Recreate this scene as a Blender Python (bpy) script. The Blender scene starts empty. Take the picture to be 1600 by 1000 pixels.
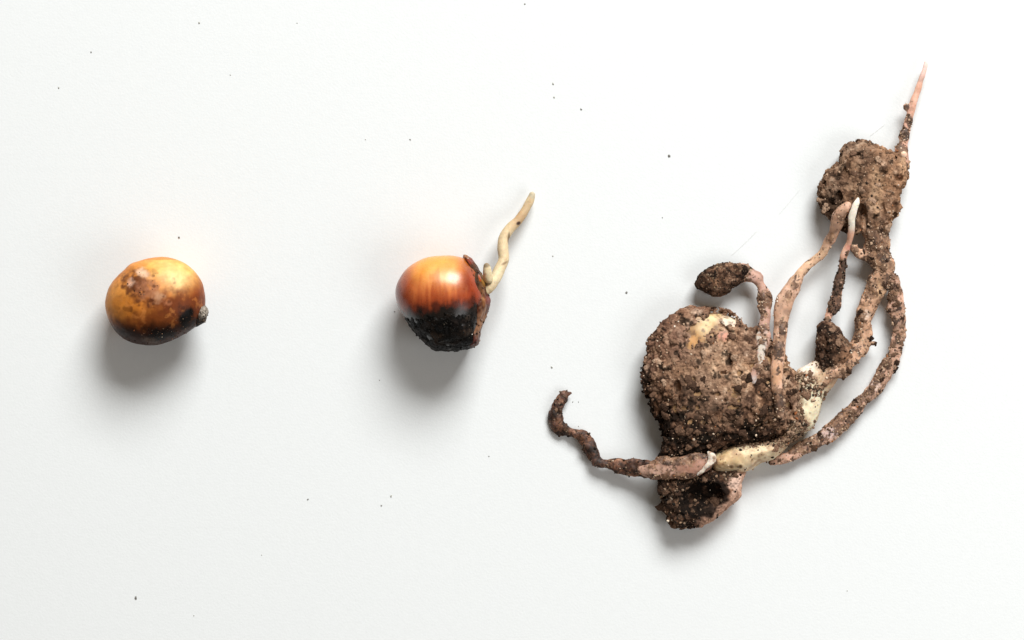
import bpy, math, random
import numpy as np
from mathutils import Vector, Euler

random.seed(7)
RNG = np.random.default_rng(11)
scene = bpy.context.scene
COL = scene.collection

# ------------------------------------------------------------------ camera
# 1 Blender unit = 1 cm; 160 photo pixels = 1 cm on the sheet of paper
PPU = 160.0
CAM_H = 34.0
cam_data = bpy.data.cameras.new("camera")
cam_data.sensor_width = 36.0
cam_data.lens = 36.0 * CAM_H / 10.0
cam_data.clip_start = 0.1
cam_data.clip_end = 500.0
cam = bpy.data.objects.new("camera", cam_data)
cam.location = (0, 0, CAM_H)
COL.objects.link(cam)
scene.camera = cam

# ------------------------------------------------------------------ light
scene.view_settings.view_transform = 'Standard'
scene.view_settings.look = 'None'
scene.view_settings.exposure = 0.0
scene.view_settings.gamma = 1.0
world = bpy.data.worlds.new("World")
scene.world = world
world.use_nodes = True
bg = world.node_tree.nodes["Background"]
bg.inputs[0].default_value = (1.0, 0.87, 0.73, 1)
bg.inputs[1].default_value = 0.16


def area(name, loc, target, sx, sy, power, color):
    d = bpy.data.lights.new(name, 'AREA')
    d.shape = 'RECTANGLE'
    d.size, d.size_y = sx, sy
    d.energy = power
    d.color = color
    o = bpy.data.objects.new(name, d)
    o.location = loc
    o.rotation_euler = (Vector(target) - Vector(loc)).to_track_quat('-Z', 'Y').to_euler()
    COL.objects.link(o)
    return o


# the window at the top of the picture, and a paler, closer fill lamp added at the right
area("window_light", (18, 52, 42), (-2, 0, 0), 38, 28, 76500, (0.985, 0.992, 0.985))
area("side_fill_light", (20, -12, 22), (1, -0.5, 0), 20, 16, 2600, (0.99, 0.99, 1.0))

scene.cycles.use_denoising = True
scene.cycles.max_bounces = 8
scene.cycles.caustics_reflective = False


# ------------------------------------------------------------------ noise
U = np.uint32


def _hash(ix, iy, iz, seed):
    h = ix * U(374761393) + iy * U(668265263) + iz * U(2246822519) + U((seed * 974711 + 12345) & 0xFFFFFFFF)
    h ^= h >> U(13)
    h *= U(1274126177)
    h ^= h >> U(16)
    h *= U(2246822519)
    h ^= h >> U(15)
    return h


def vnoise(p, s, seed=0):
    q = np.asarray(p, np.float32) / np.float32(s)
    f0 = np.floor(q)
    i = f0.astype(np.int32).astype(U)
    f = q - f0
    u = f * f * (3 - 2 * f)
    r = np.zeros(len(q), np.float32)
    for dx in (0, 1):
        wx = u[:, 0] if dx else 1 - u[:, 0]
        for dy in (0, 1):
            wxy = wx * (u[:, 1] if dy else 1 - u[:, 1])
            for dz in (0, 1):
                w = wxy * (u[:, 2] if dz else 1 - u[:, 2])
                r += w * _hash(i[:, 0] + U(dx), i[:, 1] + U(dy), i[:, 2] + U(dz), seed).astype(np.float32)
    return r * np.float32(2 / 4294967295.0) - 1


def fbm(p, s, seed=0, o=3):
    r, a, t = 0, 1.0, 0
    for k in range(o):
        r = r + a * vnoise(p + 17.3 * k, s / 2 ** k, seed + k)
        t += a
        a *= 0.55
    return r / t


def worley(p, s, seed=0):
    """distance to the nearest lump centre (in cells) and that lump's own random number"""
    q = np.asarray(p, np.float32) / np.float32(s)
    i0 = np.floor(q)
    f = q - i0
    i = i0.astype(np.int32).astype(U)
    best = np.full(len(q), 9.0, np.float32)
    bid = np.zeros(len(q), U)
    k = np.float32(1 / 1023.0)
    for dx in (-1, 0, 1):
        for dy in (-1, 0, 1):
            for dz in (-1, 0, 1):
                h = _hash(i[:, 0] + U(dx & 0xFFFFFFFF), i[:, 1] + U(dy & 0xFFFFFFFF), i[:, 2] + U(dz & 0xFFFFFFFF), seed)
                ex = (h & U(1023)).astype(np.float32) * k + dx - f[:, 0]
                ey = ((h >> U(10)) & U(1023)).astype(np.float32) * k + dy - f[:, 1]
                ez = ((h >> U(20)) & U(1023)).astype(np.float32) * k + dz - f[:, 2]
                d = ex * ex + ey * ey + ez * ez
                m = d < best
                best[m] = d[m]
                bid[m] = h[m]
    bid = (bid * U(2654435761)) >> U(8)
    return np.sqrt(best), bid.astype(np.float32) / np.float32(0xFFFFFF)


def ss(a, b, x):
    t = np.clip((x - a) / (b - a), 0, 1)
    return t * t * (3 - 2 * t)


# ------------------------------------------------------------------ solid shapes as distance fields (photo pixels, z up in pixels)
def closed_spline(pts, n=6):
    P = np.array(pts, float)
    out = []
    N = len(P)
    for k in range(N):
        a, b, c, d = P[k - 1], P[k], P[(k + 1) % N], P[(k + 2) % N]
        for t in np.arange(n) / n:
            out.append(0.5 * (2 * b + (c - a) * t + (2 * a - 5 * b + 4 * c - d) * t * t + (3 * b - a - 3 * c + d) * t ** 3))
    return np.array(out)


def open_spline(pts, step=3.0):
    P = np.array(pts, float)
    P = np.vstack([2 * P[0] - P[1], P, 2 * P[-1] - P[-2]])
    out = []
    for k in range(1, len(P) - 2):
        a, b, c, d = P[k - 1], P[k], P[k + 1], P[k + 2]
        n = max(2, int(np.linalg.norm((c - b)[:3]) / step))
        for t in np.arange(n) / n:
            out.append(0.5 * (2 * b + (c - a) * t + (2 * a - 5 * b + 4 * c - d) * t * t + (3 * b - a - 3 * c + d) * t ** 3))
    out.append(P[-2])
    return np.array(out)


def radial(outline, centre, zc, hz, power=2.0):
    """a rounded body whose outline from above is the given one"""
    O = closed_spline(outline, 8)
    v = O - np.array(centre)
    th = np.arctan2(v[:, 1], v[:, 0])
    r = np.hypot(v[:, 0], v[:, 1])
    o = np.argsort(th)
    th, r = th[o], r[o]
    th = np.concatenate([th - 2 * np.pi, th, th + 2 * np.pi])
    r = np.concatenate([r, r, r])

    def f(p):
        dx, dy = p[:, 0] - centre[0], p[:, 1] - centre[1]
        R = np.interp(np.arctan2(dy, dx), th, r)
        q = (np.hypot(dx, dy) / R) ** power + (np.abs(p[:, 2] - zc) / hz) ** power
        k = np.minimum(R, hz)
        return (q ** (1 / power) - 1) * k
    return f


def slab(outline, zc, hz, w):
    """a rounded slab with the given outline from above"""
    O = closed_spline(outline, 4)
    A, B = O, np.roll(O, -1, 0)

    def d2(xy):
        d = np.full(len(xy), 1e9)
        ins = np.zeros(len(xy), bool)
        for a, b in zip(A, B):
            e = b - a
            w_ = xy - a
            t = np.clip((w_ @ e) / max(e @ e, 1e-9), 0, 1)
            d = np.minimum(d, ((w_ - t[:, None] * e) ** 2).sum(1))
            c = ((a[1] > xy[:, 1]) != (b[1] > xy[:, 1]))
            if a[1] != b[1]:
                ins ^= c & (xy[:, 0] < (b[0] - a[0]) * (xy[:, 1] - a[1]) / (b[1] - a[1]) + a[0])
        d = np.sqrt(d)
        return np.where(ins, -d, d)

    def f(p):
        # distances are looked up per column of the grid
        key, inv = np.unique(np.round(p[:, :2], 3), axis=0, return_inverse=True)
        d = d2(key)[inv.ravel()]
        a = np.maximum(w + d, 0)
        return np.sqrt(a * a + ((p[:, 2] - zc) * w / hz) ** 2) - w
    return f


def tube(path, step=6.0):
    """a tapering root along (x, y, z, radius) points"""
    S = open_spline(path, step)

    def f(p):
        best = np.full(len(p), 1e9)
        for a, b in zip(S[:-1], S[1:]):
            e = b[:3] - a[:3]
            w_ = p - a[:3]
            t = np.clip((w_ @ e) / max(e @ e, 1e-9), 0, 1)
            d = np.sqrt(((w_ - t[:, None] * e) ** 2).sum(1)) - (a[3] + (b[3] - a[3]) * t)
            best = np.minimum(best, d)
        return best
    f.box = (S[:, :3].min(0) - S[:, 3].max(), S[:, :3].max(0) + S[:, 3].max())
    return f


def ball(c, r):
    c, r = np.array(c, float), np.array(r, float) * np.ones(3)

    def f(p):
        return (np.sqrt((((p - c) / r) ** 2).sum(1)) - 1) * r.min()
    return f


def union(*fs, k=4.0):
    def f(p):
        d = fs[0](p)
        for g in fs[1:]:
            e = g(p)
            h = np.clip(0.5 + 0.5 * (e - d) / k, 0, 1)
            d = e + (d - e) * h - k * h * (1 - h)
        return d
    return f


def carve(f0, *cuts, k=3.0):
    def f(p):
        d = f0(p)
        for g in cuts:
            e = -g(p)
            h = np.clip(0.5 - 0.5 * (d - e) / k, 0, 1)
            d = d * (1 - h) + e * h + k * h * (1 - h)
        return d
    return f


def rough(f0, disp, band):
    """add relief (pixels, outward positive) near the surface only"""
    def f(p):
        d = f0(p)
        m = np.abs(d) < band
        if m.any():
            d = d.copy()
            d[m] -= disp(p[m])
        return d
    return f


def mesh_of(f, lo, hi, h):
    """surface nets: vertices in photo pixels and quads"""
    lo, hi = np.array(lo, float), np.array(hi, float)
    n = np.ceil((hi - lo) / h).astype(int) + 1
    # coarse pass, then only the blocks near the surface
    ax = [lo[a] + h * np.arange(n[a]) for a in range(3)]
    F = np.full(n, 1e3, np.float32)
    B = 8
    cs = [np.arange(0, n[a] + B, B) for a in range(3)]
    C = np.stack(np.meshgrid(*[lo[a] + h * (cs[a][:-1] + B / 2) for a in range(3)], indexing='ij'), -1).reshape(-1, 3)
    dc = f(C)
    shape = [len(c) - 1 for c in cs]
    near = (np.abs(dc) < h * B * 0.95 + 7).reshape(shape)
    sign = np.where(dc < 0, -1e3, 1e3).reshape(shape)
    F = np.repeat(np.repeat(np.repeat(sign, B, 0), B, 1), B, 2)[:n[0], :n[1], :n[2]].astype(np.float32)
    M = np.repeat(np.repeat(np.repeat(near, B, 0), B, 1), B, 2)[:n[0], :n[1], :n[2]]
    I = np.argwhere(M)
    P = lo + h * I
    F[I[:, 0], I[:, 1], I[:, 2]] = f(P)
    F[0], F[-1] = 1e3, 1e3
    F[:, 0], F[:, -1] = 1e3, 1e3
    F[:, :, 0], F[:, :, -1] = 1e3, 1e3
    F = np.clip(F, -1e3, 1e3)
    inn = F < 0
    cor = [(a, b, c) for a in (0, 1) for b in (0, 1) for c in (0, 1)]
    cnt = sum(inn[a:n[0] - 1 + a, b:n[1] - 1 + b, c:n[2] - 1 + c].astype(np.int8) for a, b, c in cor)
    act = (cnt > 0) & (cnt < 8)
    cells = np.argwhere(act)
    vid = np.full(act.shape, -1, np.int64)
    vid[act] = np.arange(len(cells))
    V = np.stack([F[cells[:, 0] + a, cells[:, 1] + b, cells[:, 2] + c] for a, b, c in cor], 1)
    acc = np.zeros((len(cells), 3))
    num = np.zeros(len(cells))
    for i, ca in enumerate(cor):
        for j, cb in enumerate(cor):
            if j > i and sum(abs(x - y) for x, y in zip(ca, cb)) == 1:
                m = (V[:, i] < 0) != (V[:, j] < 0)
                t = np.where(m, V[:, i] / np.where(m, V[:, i] - V[:, j], 1), 0)
                q = np.array(ca) + t[:, None] * (np.array(cb) - np.array(ca))
                acc += np.where(m[:, None], q, 0)
                num += m
    verts = lo + h * (cells + acc / num[:, None])
    quads = []
    for a in range(3):
        b, c = (a + 1) % 3, (a + 2) % 3
        s0 = [slice(None)] * 3
        s1 = [slice(None)] * 3
        s0[a], s1[a] = slice(0, -1), slice(1, None)
        ch = inn[tuple(s0)] != inn[tuple(s1)]
        E = np.argwhere(ch)
        E = E[(E[:, b] > 0) & (E[:, c] > 0)]
        first = inn[tuple(s0)][E[:, 0], E[:, 1], E[:, 2]]
        def at(db, dc_):
            q = E.copy()
            q[:, b] += db
            q[:, c] += dc_
            q = np.minimum(q, np.array(vid.shape) - 1)
            return vid[q[:, 0], q[:, 1], q[:, 2]]
        Q = np.stack([at(-1, -1), at(0, -1), at(0, 0), at(-1, 0)], 1)
        Q[~first] = Q[~first][:, ::-1]
        quads.append(Q)
    quads = np.vstack(quads)
    quads = quads[(quads >= 0).all(1)]
    return verts, quads[:, ::-1]        # the picture's y runs down, so turn the faces over


def to_world(p, zs=1.0):
    z = p[:, 2] * zs / PPU
    s = 1 - z / CAM_H
    return np.stack([(p[:, 0] - 800) / PPU * s, (500 - p[:, 1]) / PPU * s, z], 1)


def lin(c):
    c = np.asarray(c, float) / 255.0
    return np.where(c <= 0.04045, c / 12.92, ((c + 0.055) / 1.055) ** 2.4)


# ------------------------------------------------------------------ materials
def new_mat(name, rough_=0.8, attr=True, grain=0.25, grain_scale=45.0, bump=0.15, bump_scale=70.0, coat=0.0, spec=0.5, sss=0.0,
            base=(0.5, 0.5, 0.5), rough_var=0.0):
    m = bpy.data.materials.new(name)
    m.use_nodes = True
    nt = m.node_tree
    bs = nt.nodes["Principled BSDF"]
    L = nt.links
    tc = nt.nodes.new("ShaderNodeTexCoord")
    if attr:
        src = nt.nodes.new("ShaderNodeVertexColor")
        src.layer_name = "tint"
        colour = src.outputs[0]
    else:
        src = nt.nodes.new("ShaderNodeRGB")
        src.outputs[0].default_value = (*base, 1)
        colour = src.outputs[0]
    no = nt.nodes.new("ShaderNodeTexNoise")
    no.inputs["Scale"].default_value = grain_scale
    no.inputs["Detail"].default_value = 4
    L.new(tc.outputs["Object"], no.inputs["Vector"])
    mr = nt.nodes.new("ShaderNodeMapRange")
    mr.inputs["From Min"].default_value = 0.25
    mr.inputs["From Max"].default_value = 0.75
    mr.inputs["To Min"].default_value = 1 - grain
    mr.inputs["To Max"].default_value = 1 + grain
    L.new(no.outputs[0], mr.inputs["Value"])
    mx = nt.nodes.new("ShaderNodeMix")
    mx.data_type = 'RGBA'
    mx.blend_type = 'MULTIPLY'
    mx.inputs["Factor"].default_value = 1
    L.new(colour, mx.inputs["A"])
    L.new(mr.outputs[0], mx.inputs["B"])
    L.new(mx.outputs["Result"], bs.inputs["Base Color"])
    n2 = nt.nodes.new("ShaderNodeTexNoise")
    n2.inputs["Scale"].default_value = bump_scale
    n2.inputs["Detail"].default_value = 3
    L.new(tc.outputs["Object"], n2.inputs["Vector"])
    bp = nt.nodes.new("ShaderNodeBump")
    bp.inputs["Strength"].default_value = bump
    bp.inputs["Distance"].default_value = 0.02
    L.new(n2.outputs[0], bp.inputs["Height"])
    L.new(bp.outputs[0], bs.inputs["Normal"])
    bs.inputs["Roughness"].default_value = rough_
    if rough_var:
        r2 = nt.nodes.new("ShaderNodeMapRange")
        r2.inputs["From Min"].default_value = 0.3
        r2.inputs["From Max"].default_value = 0.7
        r2.inputs["To Min"].default_value = rough_ - rough_var
        r2.inputs["To Max"].default_value = rough_ + rough_var
        L.new(n2.outputs[0], r2.inputs["Value"])
        L.new(r2.outputs[0], bs.inputs["Roughness"])
    bs.inputs["Specular IOR Level"].default_value = spec
    bs.inputs["Coat Weight"].default_value = coat
    bs.inputs["Coat Roughness"].default_value = 0.25
    if sss:
        bs.inputs["Subsurface Weight"].default_value = sss
        bs.inputs["Subsurface Radius"].default_value = (1.0, 0.55, 0.3)
        bs.inputs["Subsurface Scale"].default_value = 0.05
    return m


M_SEED = new_mat("seed_coat", 0.3, grain=0.10, grain_scale=14, bump=0.03, bump_scale=35, coat=0.35, spec=0.4, sss=0.12, rough_var=0.06)
M_SEED_DULL = new_mat("stained_seed_coat", 0.4, grain=0.2, grain_scale=16, bump=0.09, bump_scale=35, spec=0.13, sss=0.06, rough_var=0.08)
M_ROOT = new_mat("root_skin", 0.6, grain=0.12, grain_scale=30, bump=0.12, bump_scale=45, spec=0.4, sss=0.25)
M_SOIL = new_mat("soil", 0.95, grain=0.4, grain_scale=34, bump=0.7, bump_scale=40, spec=0.12)
M_WET = new_mat("damp_soil", 0.55, grain=0.4, grain_scale=34, bump=0.6, bump_scale=45, spec=0.16)
M_BLACK = new_mat("wet_black_soil", 0.5, grain=0.5, grain_scale=30, bump=0.6, bump_scale=30, spec=0.1)
M_GRAIN = new_mat("soil_grain", 0.8, grain=0.2, grain_scale=60, bump=0.1, spec=0.2)
M_PITH = new_mat("pale_tissue", 0.5, grain=0.07, grain_scale=16, bump=0.08, bump_scale=30, spec=0.45, sss=0.3)


def lump_mat(name, stops):
    m = new_mat(name, 0.95, attr=False, grain=0.5, grain_scale=2.2, bump=0.8, bump_scale=3.5, spec=0.12)
    nt = m.node_tree
    oi = nt.nodes.new("ShaderNodeObjectInfo")
    cr = nt.nodes.new("ShaderNodeValToRGB")
    cr.color_ramp.elements[0].color = (*lin(stops[0]), 1)
    cr.color_ramp.elements[1].color = (*lin(stops[-1]), 1)
    for k, s in enumerate(stops[1:-1]):
        e = cr.color_ramp.elements.new((k + 1) / (len(stops) - 1))
        e.color = (*lin(s), 1)
    nt.links.new(oi.outputs["Random"], cr.inputs[0])
    mix = next(n for n in nt.nodes if n.bl_idname == "ShaderNodeMix")
    nt.links.new(cr.outputs[0], mix.inputs["A"])
    return m


M_LUMP = lump_mat("soil_lump", [(98, 73, 58), (126, 97, 78), (148, 118, 97), (178, 148, 124)])
M_LUMP_DARK = lump_mat("dark_soil_lump", [(46, 33, 25), (76, 56, 44), (106, 81, 64), (138, 110, 90)])


# ------------------------------------------------------------------ object helpers
def raw_mesh(name, verts, faces, smooth=True, colors=None):
    me = bpy.data.meshes.new(name)
    k = faces.shape[1]
    me.vertices.add(len(verts))
    me.vertices.foreach_set("co", verts.astype(np.float32).ravel())
    me.loops.add(len(faces) * k)
    me.loops.foreach_set("vertex_index", faces.astype(np.int32).ravel())
    me.polygons.add(len(faces))
    me.polygons.foreach_set("loop_start", np.arange(0, len(faces) * k, k, dtype=np.int32))
    me.polygons.foreach_set("use_smooth", np.full(len(faces), smooth))
    if colors is not None:
        at = me.color_attributes.new("tint", 'FLOAT_COLOR', 'POINT')
        at.data.foreach_set("color", np.concatenate([colors, np.ones((len(colors), 1))], 1).astype(np.float32).ravel())
    me.update(calc_edges=True)
    me.validate()
    return me


def thing(name, label, cat, px, py, group=None):
    o = bpy.data.objects.new(name, None)
    o.empty_display_size = 0.2
    o.location = ((px - 800) / PPU, (500 - py) / PPU, 0)
    o["label"] = label
    o["category"] = cat
    if group:
        o["group"] = group
    COL.objects.link(o)
    return o


def link(name, me, mat, parent, root, label=None, kind=None):
    me.materials.clear()
    me.materials.append(mat)
    o = bpy.data.objects.new(name, me)
    o.parent = parent
    if label:
        o["label"] = label
    if kind:
        o["kind"] = kind
    COL.objects.link(o)
    return o


ZS = {"maize_seedling": 0.62}      # how flat the thing lies: its heights below are given before this factor


class Part:
    """a solid part built from a distance field; keeps its surface for what is stuck to it"""

    def __init__(self, name, f, lo, hi, h, mat, paint, parent, root, label=None):
        self.root = root
        v, q = mesh_of(f, lo, hi, h)
        v[:, 2] = np.maximum(v[:, 2], 0.3)
        self.v = v
        me = raw_mesh(name, to_world(v, ZS.get(root.name, 1.0)) - np.array(root.location), q, True, paint(v))
        n = np.empty(len(v) * 3, np.float32)
        me.vertex_normals.foreach_get("vector", n)
        self.n = n.reshape(-1, 3) * np.array([1, -1, 1])      # back to picture axes
        self.o = link(name, me, mat, parent, root, label)


ICO_V = []
t_ = (1 + 5 ** 0.5) / 2
for a_, b_ in ((-1, t_), (1, t_), (-1, -t_), (1, -t_)):
    ICO_V += [(a_, b_, 0), (0, a_, b_), (b_, 0, a_)]
ICO_V = np.array(ICO_V, float)
ICO_V /= np.linalg.norm(ICO_V[0])


def hull_faces(V):
    import bmesh
    bm = bmesh.new()
    for v in V:
        bm.verts.new(v)
    bmesh.ops.convex_hull(bm, input=bm.verts)
    bm.normal_update()
    bm.verts.index_update()
    F = np.array([[v.index for v in f.verts] for f in bm.faces])
    bm.free()
    return F


ICO_F = hull_faces(ICO_V)


def rand_rot(n):
    q = RNG.normal(size=(n, 4))
    q /= np.linalg.norm(q, axis=1)[:, None]
    w, x, y, z = q.T
    return np.stack([1 - 2 * (y * y + z * z), 2 * (x * y - z * w), 2 * (x * z + y * w),
                     2 * (x * y + z * w), 1 - 2 * (x * x + z * z), 2 * (y * z - x * w),
                     2 * (x * z - y * w), 2 * (y * z + x * w), 1 - 2 * (x * x + y * y)], 1).reshape(-1, 3, 3)


def pick(part, mask, count, top_only=True):
    w = np.clip(mask, 0, None).astype(float)
    if top_only:
        w = w * np.clip(part.n[:, 2] + 0.15, 0, 1)
    if w.sum() <= 0:
        return np.zeros(0, int)
    count = min(count, int((w > 0).sum()))
    return RNG.choice(len(w), count, replace=False, p=w / w.sum())


def crumbs(part, mask, count, rmin, rmax, palette, weights, name="soil_crumbs", mat=None, sink=0.42):
    """loose grains nobody could count, one mesh stuck to the part"""
    idx = pick(part, mask, count)
    n = len(idx)
    if not n:
        return None
    r = rmin + (rmax - rmin) * RNG.random(n) ** 2.2
    c = part.v[idx] + part.n[idx] * (r * (1 - 2 * sink))[:, None]
    c[:, 2] = np.maximum(c[:, 2], r * 0.9)
    R = rand_rot(n)
    sc = RNG.uniform(0.5, 1.45, (n, 3))
    base = ICO_V[None] * (1 + RNG.uniform(-0.22, 0.22, (n, 12, 1))) * sc[:, None, :]
    v = np.einsum('nij,nkj->nki', R, base) * r[:, None, None] + c[:, None, :]
    pal = lin(np.array(palette))
    k = RNG.choice(len(pal), n, p=np.array(weights) / sum(weights))
    col = pal[k] * RNG.uniform(0.75, 1.25, (n, 1))
    F = (ICO_F[None] + 12 * np.arange(n)[:, None, None]).reshape(-1, 3)[:, ::-1]
    me = raw_mesh(name, to_world(v.reshape(-1, 3), ZS.get(part.root.name, 1.0)) - np.array(part.root.location), F, False, np.repeat(col, 12, 0))
    return link(name, me, mat or M_GRAIN, part.o, part.root, kind="stuff")


def lump_meshes(n, name):
    out = []
    import bmesh
    for k in range(n):
        bm = bmesh.new()
        bmesh.ops.create_icosphere(bm, subdivisions=3 if name == 'soil_lump' else 2, radius=1.0)
        P = np.array([v.co[:] for v in bm.verts]) + 31 * (k + 1)
        d = 0.5 * vnoise(P, 0.9, k) + 0.75 * (0.45 - worley(P, 0.62, k + 50)[0])
        for v, e in zip(bm.verts, d):
            v.co *= 1 + float(e)
        for f in bm.faces:
            f.smooth = True
        me = bpy.data.meshes.new(name)
        bm.to_mesh(me)
        bm.free()
        out.append(me)
    return out


LUMPS = lump_meshes(7, "soil_lump")
LUMPS_DARK = lump_meshes(5, "soil_lump")
for m_ in LUMPS:
    m_.materials.append(M_LUMP)
for m_ in LUMPS_DARK:
    m_.materials.append(M_LUMP_DARK)


def lumps(part, mask, count, rmin, rmax, dark=False, sep=0.75, flat=0.7):
    """the bigger clods of earth, each an object of its own under the part"""
    idx = pick(part, mask * (part.n[:, 2] > 0.4), count * 5)
    placed = []
    for i in idx:
        r = rmin + (rmax - rmin) * random.random() ** 1.6
        p = part.v[i]
        if all(np.linalg.norm(p - q) > sep * (r + s) for q, s in placed):
            placed.append((p, r))
            c = p - part.n[i] * r * 0.42
            o = bpy.data.objects.new("soil_lump", random.choice(LUMPS_DARK if dark else LUMPS))
            w = to_world(c[None], ZS.get(part.root.name, 1.0))[0] - np.array(part.root.location)
            o.location = w
            nn = Vector((part.n[i][0], -part.n[i][1], part.n[i][2]))
            o.rotation_euler = (nn.to_track_quat('Z', 'Y') @ Euler((0, 0, random.uniform(0, 6.28))).to_quaternion()).to_euler()
            s = r / PPU
            o.scale = (s * random.uniform(0.8, 1.25), s * random.uniform(0.8, 1.2), s * flat * random.uniform(0.8, 1.1))
            o.parent = part.o
            COL.objects.link(o)
            if len(placed) >= count:
                break


# ------------------------------------------------------------------ colour helpers
def mixc(c, rgb, m):
    m = np.clip(m, 0, 1)[:, None]
    return c * (1 - m) + lin(rgb) * m


def spot(p, x, y, rx, ry, ang=0.0, soft=0.5, wob=0.35, ws=14, seed=3):
    a = math.radians(ang)
    dx, dy = p[:, 0] - x, p[:, 1] - y
    u = (dx * math.cos(a) + dy * math.sin(a)) / rx
    v = (-dx * math.sin(a) + dy * math.cos(a)) / ry
    d = np.hypot(u, v) + wob * fbm(p, ws, seed)
    return 1 - ss(1 - soft, 1 + soft, d)


SOIL_RAMP = lin(np.array([(30, 21, 15), (74, 53, 41), (124, 95, 76), (162, 131, 108), (202, 174, 150)]))


def soil_tint(p, bias=0.0, seed=5, warm=0.0):
    w1, i1 = worley(p + 2.5 * vnoise(p, 6, seed + 31)[:, None], 8.5, seed)
    w2, i2 = worley(p, 3.4, seed + 3)
    t = 0.47 + 0.40 * fbm(p, 40, seed) + 0.50 * fbm(p, 13, seed + 9) + 0.30 * (i1 - 0.5) + 0.24 * (i2 - 0.5) + bias
    t = np.clip(t, 0, 0.999) * 4
    k = np.minimum(t.astype(int), 3)
    f = (t - k)[:, None]
    c = SOIL_RAMP[k] * (1 - f) + SOIL_RAMP[k + 1] * f
    wv = warm - 0.15 + 0.6 * fbm(p, 26, seed + 17, 2)
    return c * np.stack([1 + 0.14 * wv, np.ones(len(p)), 1 - 0.2 * wv], 1)


def soil_relief(p, a_big=3.0, a_mid=3.2, a_small=1.5, seed=5, big=22):
    w1, _ = worley(p, 11, seed)
    w2, _ = worley(p, 4.6, seed + 3)
    return a_big * fbm(p, big, seed + 1, 2) + a_mid * (0.55 - w1 ** 1.5) * 2.3 + a_small * (0.55 - w2 ** 1.5) * 2.0


SOIL_PAL = [(46, 34, 25), (92, 71, 55), (140, 112, 90), (174, 146, 121), (208, 186, 162), (232, 220, 204), (150, 96, 60)]
SOIL_W = [14, 22, 32, 22, 7, 0.8, 3]
DARK_PAL = [(24, 18, 13), (48, 36, 27), (80, 63, 50), (122, 102, 84), (205, 190, 170)]
DARK_W = [26, 32, 26, 12, 1.2]

# ================================================================== the setting
M_PAPER = new_mat("white_paper", 0.75, attr=False, base=(0.784, 0.806, 0.808), grain=0.012, grain_scale=14, bump=0.07, bump_scale=42, spec=0.2)
N_ = 41
gx, gy = np.meshgrid(np.linspace(-30, 30, N_), np.linspace(-30, 30, N_), indexing='ij')
gv = np.stack([gx.ravel(), gy.ravel(), np.zeros(N_ * N_)], 1)
ii, jj = np.meshgrid(np.arange(N_ - 1), np.arange(N_ - 1), indexing='ij')
a0 = (ii * N_ + jj).ravel()
gq = np.stack([a0, a0 + N_, a0 + N_ + 1, a0 + 1], 1)
paper = bpy.data.objects.new("paper", raw_mesh("paper", gv, gq))
paper.data.materials.append(M_PAPER)
paper["kind"] = "structure"
COL.objects.link(paper)

# ================================================================== left kernel
K1 = [(250, 400), (270, 403), (290, 412), (306, 426), (317, 444), (321, 464), (320, 482), (314, 502), (302, 514), (282, 526), (260, 535),
      (238, 539), (216, 537), (196, 530), (180, 516), (170, 498), (165, 478), (167, 461), (174, 444), (187, 429), (204, 415), (224, 405)]
k1 = thing("maize_kernel", "whole orange maize kernel without a root, stained brown and black, on the white paper", "maize kernel", 244, 472)
f1 = radial(K1, (243, 471), 58, 57, 2.1)
f1 = rough(f1, lambda p: 1.6 * fbm(p, 60, 21, 2) + 0.35 * fbm(p, 11, 23, 2)
           + 2.0 * spot(p, 208, 416, 9, 7, soft=0.9, wob=0) + 1.3 * spot(p, 222, 440, 22, 20, wob=0.5) * (0.4 + vnoise(p, 7, 24)), 12)


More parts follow.
